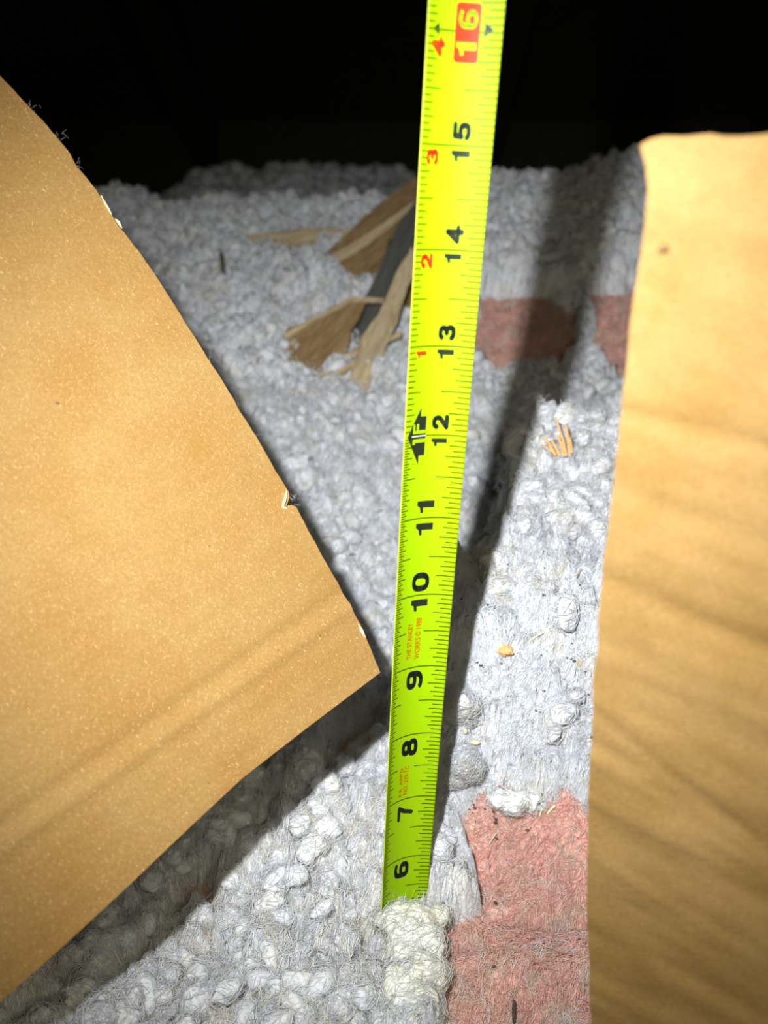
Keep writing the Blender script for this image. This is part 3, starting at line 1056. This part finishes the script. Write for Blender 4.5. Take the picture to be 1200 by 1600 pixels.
rects = []
tw = .0078
for q in range(int(2 * 16), int(20 * 16)):
    s = q / 16
    if q % 16 == 0:
        if s == 12: rects.append((s - tw, s + tw, -.09, .36))
        else: rects.append((s - tw * 1.1, s + tw * 1.1, -.36, .36))
        continue
    if q % 8 == 0: L, R_ = .17, .305
    elif q % 4 == 0: L, R_ = .115, .205
    elif q % 2 == 0: L, R_ = .10, .165
    else: L, R_ = .08, .125
    rects.append((s - tw, s + tw, .36 - R_, .36))
    rects.append((s - tw, s + tw, -.36, -.36 + L))
for q in range(2 * 32 + 1, 12 * 32, 2):
    s = q / 32
    rects.append((s - tw * .8, s + tw * .8, -.36, -.30))
quads_on_blade('graduation_marks', rects, M_TICK, .003)


def put_flat(bm, mapf, name, mat, label=None, off=.003):
    """flat drawing (x,y) -> blade; cut into narrow strips so that it follows the hollow blade"""
    xs = [v.co.x for v in bm.verts]; ys = [v.co.y for v in bm.verts]
    for ax, (a, b) in enumerate(((min(xs), max(xs)), (min(ys), max(ys)))):
        for c in np.linspace(a, b, 14)[1:-1]:
            co = [0, 0, 0]; no = [0, 0, 0]; co[ax] = c; no[ax] = 1
            bmesh.ops.bisect_plane(bm, geom=bm.verts[:] + bm.edges[:] + bm.faces[:], plane_co=co, plane_no=no)
    for v in bm.verts:
        s, vv_ = mapf(v.co.x, v.co.y)
        v.co = Vector(blade(s, vv_, off)[0])
    o = bm_obj(name, bm, mat, tape, False)
    if label: o['label'] = label
    return o


def glyph_bm(txt, bold):
    cu = bpy.data.curves.new('glyph', 'FONT'); cu.body = txt; cu.size = 1; cu.offset = bold
    cu.resolution_u = 6
    o = bpy.data.objects.new('glyph', cu); COL.objects.link(o)
    dg = bpy.context.evaluated_depsgraph_get(); dg.update()
    me = bpy.data.meshes.new_from_object(o.evaluated_get(dg))
    bm = bmesh.new(); bm.from_mesh(me)
    bmesh.ops.remove_doubles(bm, verts=bm.verts[:], dist=1e-5)
    bpy.data.objects.remove(o); bpy.data.curves.remove(cu); bpy.data.meshes.remove(me)
    return bm


def stroke_bm(shapes):
    bm = bmesh.new()
    for sh in shapes:
        bm.faces.new([bm.verts.new((x, y, 0)) for x, y in sh])
    return bm


ONE = [[(.42, 0), (1, 0), (1, 1), (.62, 1), (.48, .84), (.0, .78), (.0, .62), (.42, .64)]]


def _arc(cx, cy, rx, ry, a0, a1, n=14, e=.72):
    out = []
    for i in range(n + 1):
        t = math.radians(a0 + (a1 - a0) * i / n); c, s_ = math.cos(t), math.sin(t)
        out.append((cx + rx * math.copysign(abs(c) ** e, c), cy + ry * math.copysign(abs(s_) ** e, s_)))
    return out


DIG = {
    '0': [_arc(.5, .5, .34, .39, 0, 360, 26)],
    '2': [_arc(.5, .66, .33, .23, 170, -38, 14, .85) + [(.16, .12)], [(.16, .12), (.88, .12)]],
    '3': [_arc(.48, .70, .31, .19, 160, -90, 12), _arc(.48, .30, .34, .20, 90, -160, 12)],
    '4': [[(.68, .0), (.68, .98)], [(.68, .92), (.12, .30)], [(.12, .27), (.96, .27)]],
    '5': [[(.86, .89), (.22, .89), (.18, .50)], _arc(.46, .34, .37, .23, 130, -150, 16)],
    '6': [_arc(.5, .31, .33, .21, 0, 360, 22), _arc(.56, .5, .39, .39, 60, 180, 10) + [(.17, .34)]],
    '7': [[(.08, .88), (.90, .88)], [(.88, .86), (.60, .5), (.44, .0)]],
    '8': [_arc(.5, .71, .28, .18, 0, 360, 20), _arc(.5, .29, .34, .19, 0, 360, 22)],
    '9': [_arc(.5, .69, .33, .21, 0, 360, 22), _arc(.44, .5, .39, .39, -120, 0, 10) + [(.83, .66)]],
}


def hull(P):
    P = sorted(set((round(a, 5), round(b, 5)) for a, b in P))
    def half(Q):
        o = []
        for p in Q:
            while len(o) > 1 and (o[-1][0] - o[-2][0]) * (p[1] - o[-2][1]) - (o[-1][1] - o[-2][1]) * (p[0] - o[-2][0]) <= 0: o.pop()
            o.append(p)
        return o
    a = half(P); b = half(P[::-1]); return a[:-1] + b[:-1]


def digit_bm(ch, hx=.15, hy=.11):
    sh = []
    pen = [(hx * math.cos(2 * math.pi * k_ / 12), hy * math.sin(2 * math.pi * k_ / 12)) for k_ in range(12)]
    for pl in DIG[ch]:
        for p, q in zip(pl[:-1], pl[1:]):
            sh.append(hull([(p[0] + a, p[1] + b) for a, b in pen] + [(q[0] + a, q[1] + b) for a, b in pen]))
    return stroke_bm(sh)


def text_on(txt, s0, s1, v0, v1, mat, name='printed_number', bold=.045, off=.003, label=None):
    """text runs up the blade (towards larger s); the tops of the letters point to smaller v"""
    bm = stroke_bm(ONE) if txt == '1' else digit_bm(txt, *((.13, .09) if mat is M_YEL else (.19, .13) if s0 > 11.5 else (.16, .11))) if txt in DIG else glyph_bm(txt, bold)
    xs = [v.co.x for v in bm.verts]; ys = [v.co.y for v in bm.verts]
    xa, xb, ya, yb = min(xs), max(xs), min(ys), max(ys)
    return put_flat(bm, lambda x, y: (s0 + (s1 - s0) * (x - xa) / (xb - xa), v1 + (v0 - v1) * (y - ya) / (yb - ya)), name, mat, label, off)


B = [('5', 15.047, 15.221, -.030, .151), ('1', 14.855, 14.955, -.028, .157), ('4', 14.063, 14.252, -.027, .164), ('1', 13.87, 13.962, -.022, .155),
     ('3', 13.061, 13.229, -.026, .161), ('1', 12.865, 12.964, -.023, .159), ('2', 12.064, 12.238, -.026, .165), ('1', 11.869, 11.962, -.018, .159),
     ('1', 11.066, 11.215, -.139, .072), ('1', 10.785, 10.935, -.139, .074), ('0', 10.046, 10.30, -.142, .080), ('1', 9.783, 9.940, -.139, .078),
     ('9', 8.680, 8.947, -.135, .088), ('8', 7.67, 7.938, -.145, .085), ('7', 6.65, 6.90, -.150, .084), ('6', 5.67, 5.945, -.150, .080), ('5', 4.67, 4.94, -.15, .08)]
for (t_, a, b, c, d) in B:
    text_on(t_, a, b, c, d, M_BLK, bold=.055 if a > 11.3 else .07)
for (t_, a, b, c, d) in [('3', 14.808, 14.960, -.290, -.164), ('4', 15.768, 15.950, -.310, -.169), ('2', 13.807, 13.965, -.285, -.151), ('1', 12.872, 12.950, -.270, -.149)]:
    text_on(t_, a, b, c, d, M_RED, 'printed_foot_number', .045, label='small red number')
# red 16 plate
n6 = 8; pl = []
sa, sb, va, vb, rr = 15.735, 16.245, -.082, .158, .035
for (cs, cv, a0) in ((sb - rr, vb - rr, 0), (sb - rr, va + rr, 90), (sa + rr, va + rr, 180), (sa + rr, vb - rr, 270)):
    for q in range(n6 + 1):
        an = math.radians(a0 + 90 * q / n6)
        pl.append((cs + rr * math.cos(an), cv + rr * math.sin(an) * (1)))
pl2 = []
for (cs, cv, a0) in ((sb - rr, vb - rr, 0), (sa + rr, vb - rr, 90), (sa + rr, va + rr, 180), (sb - rr, va + rr, 270)):
    for q in range(n6 + 1):
        an = math.radians(a0 + 90 * q / n6)
        pl2.append((cs + rr * math.cos(an), cv + rr * math.sin(an)))
put_flat(stroke_bm([pl2]), lambda x, y: (x, y), 'stud_mark_plate', M_RED, 'red rounded plate', .0035)
text_on('6', 16.025, 16.185, -.052, .131, M_YEL, 'printed_number', .05, .0055, 'yellow number on red')
text_on('1', 15.800, 15.91, -.058, .135, M_YEL, 'printed_number', .05, .0055, 'yellow number on red')
put_flat(stroke_bm([[(16.06, -.242), (15.955, -.235), (16.0, -.305)]]), lambda x, y: (x, y), 'arrow_mark', M_BLK)
put_flat(stroke_bm([[(16.085, .202), (15.955, .198), (16.025, .282)]]), lambda x, y: (x, y), 'arrow_mark', M_BLK)
# foot symbol: black double arrow with 1 F
foot = [[(12.0, -.325), (12.33, -.165), (12.225, -.165), (12.225, -.095), (11.77, -.095), (11.77, -.165), (11.66, -.165)]]
put_flat(stroke_bm(foot), lambda x, y: (x, y), 'foot_symbol', M_BLK, 'black double arrow with a yellow 1F')
F1 = [(12.03, 12.065, -.255, -.10), (12.065, 12.14, -.255, -.232), (12.065, 12.14, -.21, -.185)]
quads_on_blade('foot_symbol', [(11.925, 11.965, -.255, -.10), (11.905, 11.93, -.255, -.225)] + F1, M_YEL, .0055, 'yellow 1F lettering')
quads_on_blade('foot_symbol', [(11.997, 12.004, -.27, -.097)], M_WHT, .006, 'pale centre line')
for (t_, a, b, c, d) in [('THE STANLEY', 9.129, 9.63, -.160, -.095), ('WORKS \u00a9 1988', 9.114, 9.69, -.052, .022)]:
    text_on(t_, a, b, c, d, M_RED2, 'maker_text', .012, label='small red lettering')
for (t_, a, b, c, d) in [("P.R. APP'D", 7.06, 7.51, -.152, -.098), ('NO. 339-TC', 7.07, 7.53, -.078, -.018)]:
    text_on(t_, a, b, c, d, M_RED2, 'approval_text', .012, label='small red lettering')


# ------------------------------------------------------------ wood, straw and crumbs lying on the insulation
def shard(name, label, px, ref, nrm, thick, mat, cat='wood piece', group=None, lift=.35, grain=None, parent=None, rough=.03):
    """ragged flat piece: outline on a tilted plane through the surface, with thickness, bevelled and slightly warped"""
    p0 = hit(*ref) + np.array([0, 0, lift + .27])
    n = np.array(nrm, float); n /= np.linalg.norm(n)
    if n @ FWD > 0: n = -n
    g0 = at_pl = None
    def op(x, y):
        d = raydir(x, y); t = ((p0 - EYE) @ n) / (d @ n); return EYE + d * t
    W = np.array([op(*p) for p in px])
    c = W.mean(0)
    gx = op(*grain[1]) - op(*grain[0]) if grain else W[1] - W[0]
    gy = gx / np.linalg.norm(gx); gx = np.cross(gy, n)
    A = np.stack([(W - c) @ gx, (W - c) @ gy], 1)
    bm = bmesh.new()
    bm.faces.new([bm.verts.new((a, b, 0)) for a, b in A])
    for ax in (0, 1):
        lo_, hi_ = A[:, ax].min(), A[:, ax].max(); st = max((hi_ - lo_) / 24, .08)
        for q in np.arange(lo_ + st, hi_, st):
            co = [0, 0, 0]; no = [0, 0, 0]; co[ax] = q; no[ax] = 1
            bmesh.ops.bisect_plane(bm, geom=bm.verts[:] + bm.edges[:] + bm.faces[:], plane_co=co, plane_no=no)
    ex = bmesh.ops.extrude_face_region(bm, geom=bm.faces[:])
    up = [g for g in ex['geom'] if isinstance(g, bmesh.types.BMVert)]
    for v in up: v.co.z += thick
    sd = int(abs(px[0][0]) + abs(px[0][1]))
    V = np.array([v.co[:] for v in bm.verts])
    V[:, 2] += rough * 2 * fbm(V[:, 0] * 1.2 + sd, V[:, 1] * .5, seed=sd) + rough * fbm(V[:, 0] * 9 + sd, V[:, 1] * .7, seed=sd + 1)
    V[:, 0] += rough * .8 * fbm(V[:, 1] * 6, V[:, 0] * 2 + sd, seed=sd + 2)
    for v, q in zip(bm.verts, V): v.co = Vector(q * I)
    bmesh.ops.recalc_face_normals(bm, faces=bm.faces[:])
    me = bpy.data.meshes.new(name); bm.to_mesh(me); bm.free()
    me.materials.append(mat)
    o = bpy.data.objects.new(name, me); COL.objects.link(o)
    R = Matrix(((gx[0], gy[0], n[0], c[0] * I), (gx[1], gy[1], n[1], c[1] * I), (gx[2], gy[2], n[2], c[2] * I), (0, 0, 0, 1)))
    o.matrix_world = R
    if label: tag(o, label, cat, group)
    return o


NB = (0, -.75, .66)
shard('tar_paper_strip', 'black tar paper strip running under the brown wood shards', [(648, 318), (655, 345), (628, 420), (598, 478), (575, 520), (548, 580), (520, 630), (492, 668), (484, 655), (510, 610), (532, 560), (553, 508), (572, 462), (600, 405), (622, 352)],
      (560, 520), NB, .05, M_TARD, 'paper strip', lift=.25, grain=((490, 660), (650, 330)))
shard('wood_shard', 'larger brown wood shard behind the tape, topmost of the pile', [(467, 455), (482, 432), (510, 398), (540, 372), (572, 340), (610, 308), (650, 280), (660, 300), (652, 335), (628, 358), (606, 382), (598, 412), (580, 448), (566, 466), (530, 464), (498, 469), (480, 464)],
      (560, 420), NB, .10, M_WOOD, lift=.5, grain=((480, 450), (640, 310)))
shard('wood_splinter', 'pale raised splinter along the upper edge of the larger brown shard', [(482, 433), (512, 402), (548, 385), (600, 350), (645, 318), (648, 325), (610, 356), (560, 395), (520, 415), (488, 440)],
      (560, 420), NB, .08, M_STICK, 'wood splinter', lift=.66, grain=((485, 435), (640, 320)))
shard('wood_shard', 'smaller brown wood shard left of the long splinter', [(443, 532), (450, 517), (480, 505), (515, 486), (548, 470), (572, 472), (562, 500), (548, 520), (545, 548), (530, 570), (520, 592), (498, 606), (478, 614), (462, 608), (447, 606), (452, 580), (446, 552)],
      (500, 545), NB, .12, M_WOOD, lift=.45, grain=((450, 600), (550, 480)))
shard('wood_splinter', 'thin pale splinter on the top edge of the smaller brown shard', [(443, 526), (480, 503), (520, 482), (548, 465), (600, 468), (600, 474), (550, 473), (520, 490), (480, 511), (448, 533)],
      (500, 545), NB, .08, M_STICK, 'wood splinter', lift=.58, grain=((445, 530), (548, 468)))
shard('wood_splinter', 'long tan splinter slanting down to the left beside the tape', [(640, 392), (650, 420), (634, 455), (618, 505), (600, 545), (588, 585), (572, 625), (558, 650), (545, 690), (530, 722), (512, 744), (500, 735), (486, 726), (490, 700), (506, 680), (520, 660), (535, 625), (545, 590), (556, 560), (562, 530), (585, 500), (602, 470), (618, 430)],
      (565, 590), (.25, -.75, .6), .16, M_STICK, 'wood splinter', lift=.45, grain=((505, 735), (640, 400)), rough=.06)
shard('wood_splinter', 'short pale splinter bridging the brown shard and the long splinter', [(494, 596), (502, 586), (530, 580), (560, 562), (563, 568), (535, 588), (505, 598)],
      (530, 590), NB, .09, M_STICK, 'wood splinter', lift=.7, grain=((495, 595), (560, 565)))
shard('wood_splinter', 'crooked pale splinter crossing above the long splinter', [(520, 560), (545, 552), (570, 540), (612, 528), (628, 520), (626, 528), (600, 540), (572, 552), (548, 562), (526, 568)],
      (565, 545), NB, .1, M_STICK, 'wood splinter', lift=.75, grain=((520, 565), (625, 525)))
shard('wood_splinter', 'dark brown sliver between the long splinter and the tape', [(640, 440), (646, 470), (636, 520), (622, 545), (612, 520), (622, 480)],
      (630, 500), NB, .1, M_WOOD, 'wood splinter', lift=.3, grain=((618, 540), (642, 440)))
shard('wood_splinter', 'long flat pale splinter lying far back at left', [(325, 400), (334, 390), (368, 382), (395, 372), (430, 368), (470, 362), (520, 360), (560, 366), (558, 376), (510, 378), (470, 384), (430, 392), (380, 398), (350, 404)],
      (430, 384), NB, .15, M_STICK, 'wood splinter', lift=.3, grain=((330, 400), (550, 370)))
shard('wood_chip', 'small orange brown wood chip left of the shards', [(402, 618), (412, 610), (428, 613), (430, 624), (416, 629), (404, 626)],
      (415, 620), NB, .08, M_CHIP, 'wood chip', lift=.2, grain=((402, 620), (430, 618)))
shard('wood_chip', 'brown wood chip half buried below the smaller shard', [(452, 610), (472, 612), (478, 640), (468, 650), (458, 640)],
      (465, 630), NB, .06, M_STICK, 'wood chip', lift=.12, grain=((455, 612), (470, 648)))
shard('twig', 'short red brown twig beside the edge of the left cardboard', [(238, 418), (262, 421), (281, 427), (280, 433), (258, 431), (238, 425)],
      (260, 427), NB, .08, M_REDT, 'twig', lift=.25, grain=((238, 421), (281, 430)))
shard('twig', 'thin dark twig below the far pale splinter', [(343, 398), (350, 398), (354, 430), (358, 458), (352, 458), (347, 430)],
      (350, 440), NB, .07, M_DARKT, 'twig', lift=.1, grain=((346, 400), (355, 456)))


def tube(name, label, pts, rad, mat, cat, group=None, parent=None, sides=7):
    pts = np.array(pts, float)
    # smooth
    for _ in range(2):
        q = [pts[0]]
        for a, b in zip(pts[:-1], pts[1:]): q += [a * .75 + b * .25, a * .25 + b * .75]
        q.append(pts[-1]); pts = np.array(q)
    n = len(pts); V = []
    for i in range(n):
        d = pts[min(i + 1, n - 1)] - pts[max(i - 1, 0)]; d /= np.linalg.norm(d)
        u = np.cross(d, [.3, .2, .93]); u /= np.linalg.norm(u); w_ = np.cross(d, u)
        t = i / (n - 1); rr = rad * (.55 + .45 * math.sin(math.pi * (.15 + .7 * t)))
        for k_ in range(sides):
            an = 2 * math.pi * k_ / sides
            V.append(pts[i] + (u * math.cos(an) + w_ * math.sin(an) * .7) * rr)
    F = np.array([[i * sides + k_, i * sides + (k_ + 1) % sides, (i + 1) * sides + (k_ + 1) % sides, (i + 1) * sides + k_] for i in range(n - 1) for k_ in range(sides)])
    caps = [np.array([list(range(sides))[::-1]]), np.array([list(range((n - 1) * sides, n * sides))])]
    o = mesh_np(name, np.array(V), [F] + caps, mat, parent)
    if label: tag(o, label, cat, group)
    return o


# tuft of tan wood fibres standing in the tape's shadow
c = lay(876, 705, .1)
root = empty('wood_fibre_tuft', c, 'orange tan tuft of frayed wood fibres standing by the top of the white mound', 'wood fibres')
for i_, (x0, y0, x1, y1, r) in enumerate([(868, 712, 850, 684, .045), (874, 712, 862, 688, .04), (880, 712, 872, 680, .04), (886, 712, 868, 652, .03), (890, 712, 884, 664, .04), (893, 708, 889, 680, .035), (870, 712, 845, 694, .03), (884, 712, 878, 690, .04)]):
    Zc = to_px(c)[2]
    tube('fibre', None, [at_depth(x0, y0, Zc), at_depth((x0 + x1) / 2 + 1.5, (y0 + y1) / 2, Zc - .05), at_depth(x1, y1, Zc)], r, M_CHIP, None, None, root)

# orange crumb
c = lay(790, 1017, .12)
Vp, Fp = puff(3, 55, 1.6)
o = mesh_np('wood_crumb', Vp * np.array([.11, .09, .08]) + c, Fp, M_CHIP)
tag(o, 'small orange wood crumb resting on the white insulation right of the 9 mark', 'wood crumb')
# seed husks
for (px, py, r, lab) in [(727, 1141, (.035, .075, .03), 'narrow pale seed husk standing at the edge of the hollow right of the tape'), (741, 1160, (.085, .045, .035), 'wider pale seed husk lying flat just below the narrow one')]:
    c = lay(px, py, .16); Vp, Fp = puff(3, 60 + px % 7, .4)
    o = mesh_np('seed_husk', Vp * np.array(r) + c, Fp, M_STRAW)
    tag(o, lab, 'seed husk')


def straw(label, a, b, r=.018, mat=M_STRAW, l0=.14, l1=.2, name='straw', group=None):
    A = lay(*a, l0); B_ = lay(*b, l1); m = (A + B_) / 2 + np.array([0, 0, .02])
    return tube(name, label, [A, m, B_], r, mat, 'straw' if name == 'straw' else name)


straw('thick yellow straw piece lying below the white mound beside the right sheet', (855, 1272), (868, 1258), .03)
straw('thin pale straw upright left of the yellow straw piece', (838, 1275), (836, 1262), .014)
straw('thin pale straw leaning towards the lobed tuft', (848, 1262), (843, 1276), .012)
straw('long hair thin straw lying on the pink batt below the lobed tuft', (764, 1320), (776, 1302), .010)
straw('green yellow straw lying high on the white mound', (896, 903), (908, 890), .014)
straw('pale curved straw at the centre of the white mound', (823, 1005), (850, 988), .020)
straw('orange straw tip near the right sheet', (903, 1030), (907, 1040), .022, M_CHIP)
straw('short yellow straw touching the edge of the right sheet', (917, 1158), (925, 1156), .016)
straw('dark twig standing in the gap at the bottom of the pink batt', (803, 1598), (803, 1564), .035, M_DARKT, -.1, .2, 'twig')
straw('dark curved splinter on the white wool left of the tape', (545, 868), (556, 866), .014, M_DARKT, .15, .2, 'twig')

# countless black dust specks
specks = []
SP = [(834, 900), (906, 914), (850, 930), (745, 1035), (751, 1040), (783, 1037), (925, 1152), (893, 1030), (897, 1033), (870, 1108), (850, 1080), (798, 1195), (803, 1270), (741, 1262), (771, 1268), (775, 1280), (774, 1285), (776, 1310), (824, 1297), (681, 1428), (680, 1435), (774, 1410), (772, 1510), (812, 1255), (843, 1256), (588, 942), (755, 870), (762, 945), (920, 1085), (861, 1066), (726, 1418), (693, 1411)]
for (px, py) in SP:
    specks.append((lay(px, py, .16), .013 + .008 * RNG.random()))
for _ in range(70):
    px = RNG.uniform(690, 925); py = RNG.uniform(860, 1300); specks.append((lay(px, py, .14), .007 + .006 * RNG.random()))
Vs = []; Fs = []; c0 = 0
Vi, Fi = ico(1)
for (P, r) in specks:
    Vs.append((Vi * np.array([r * 1.5, r, r]) * (1 + .3 * RNG.random((len(Vi), 1)))) + P); Fs.append(Fi + c0); c0 += len(Vi)
o = mesh_np('dust_specks', np.concatenate(Vs), np.concatenate(Fs), M_DARKT)
tag(o, 'fine black dust specks strewn over the white and pink wool', 'dust', kind='stuff')
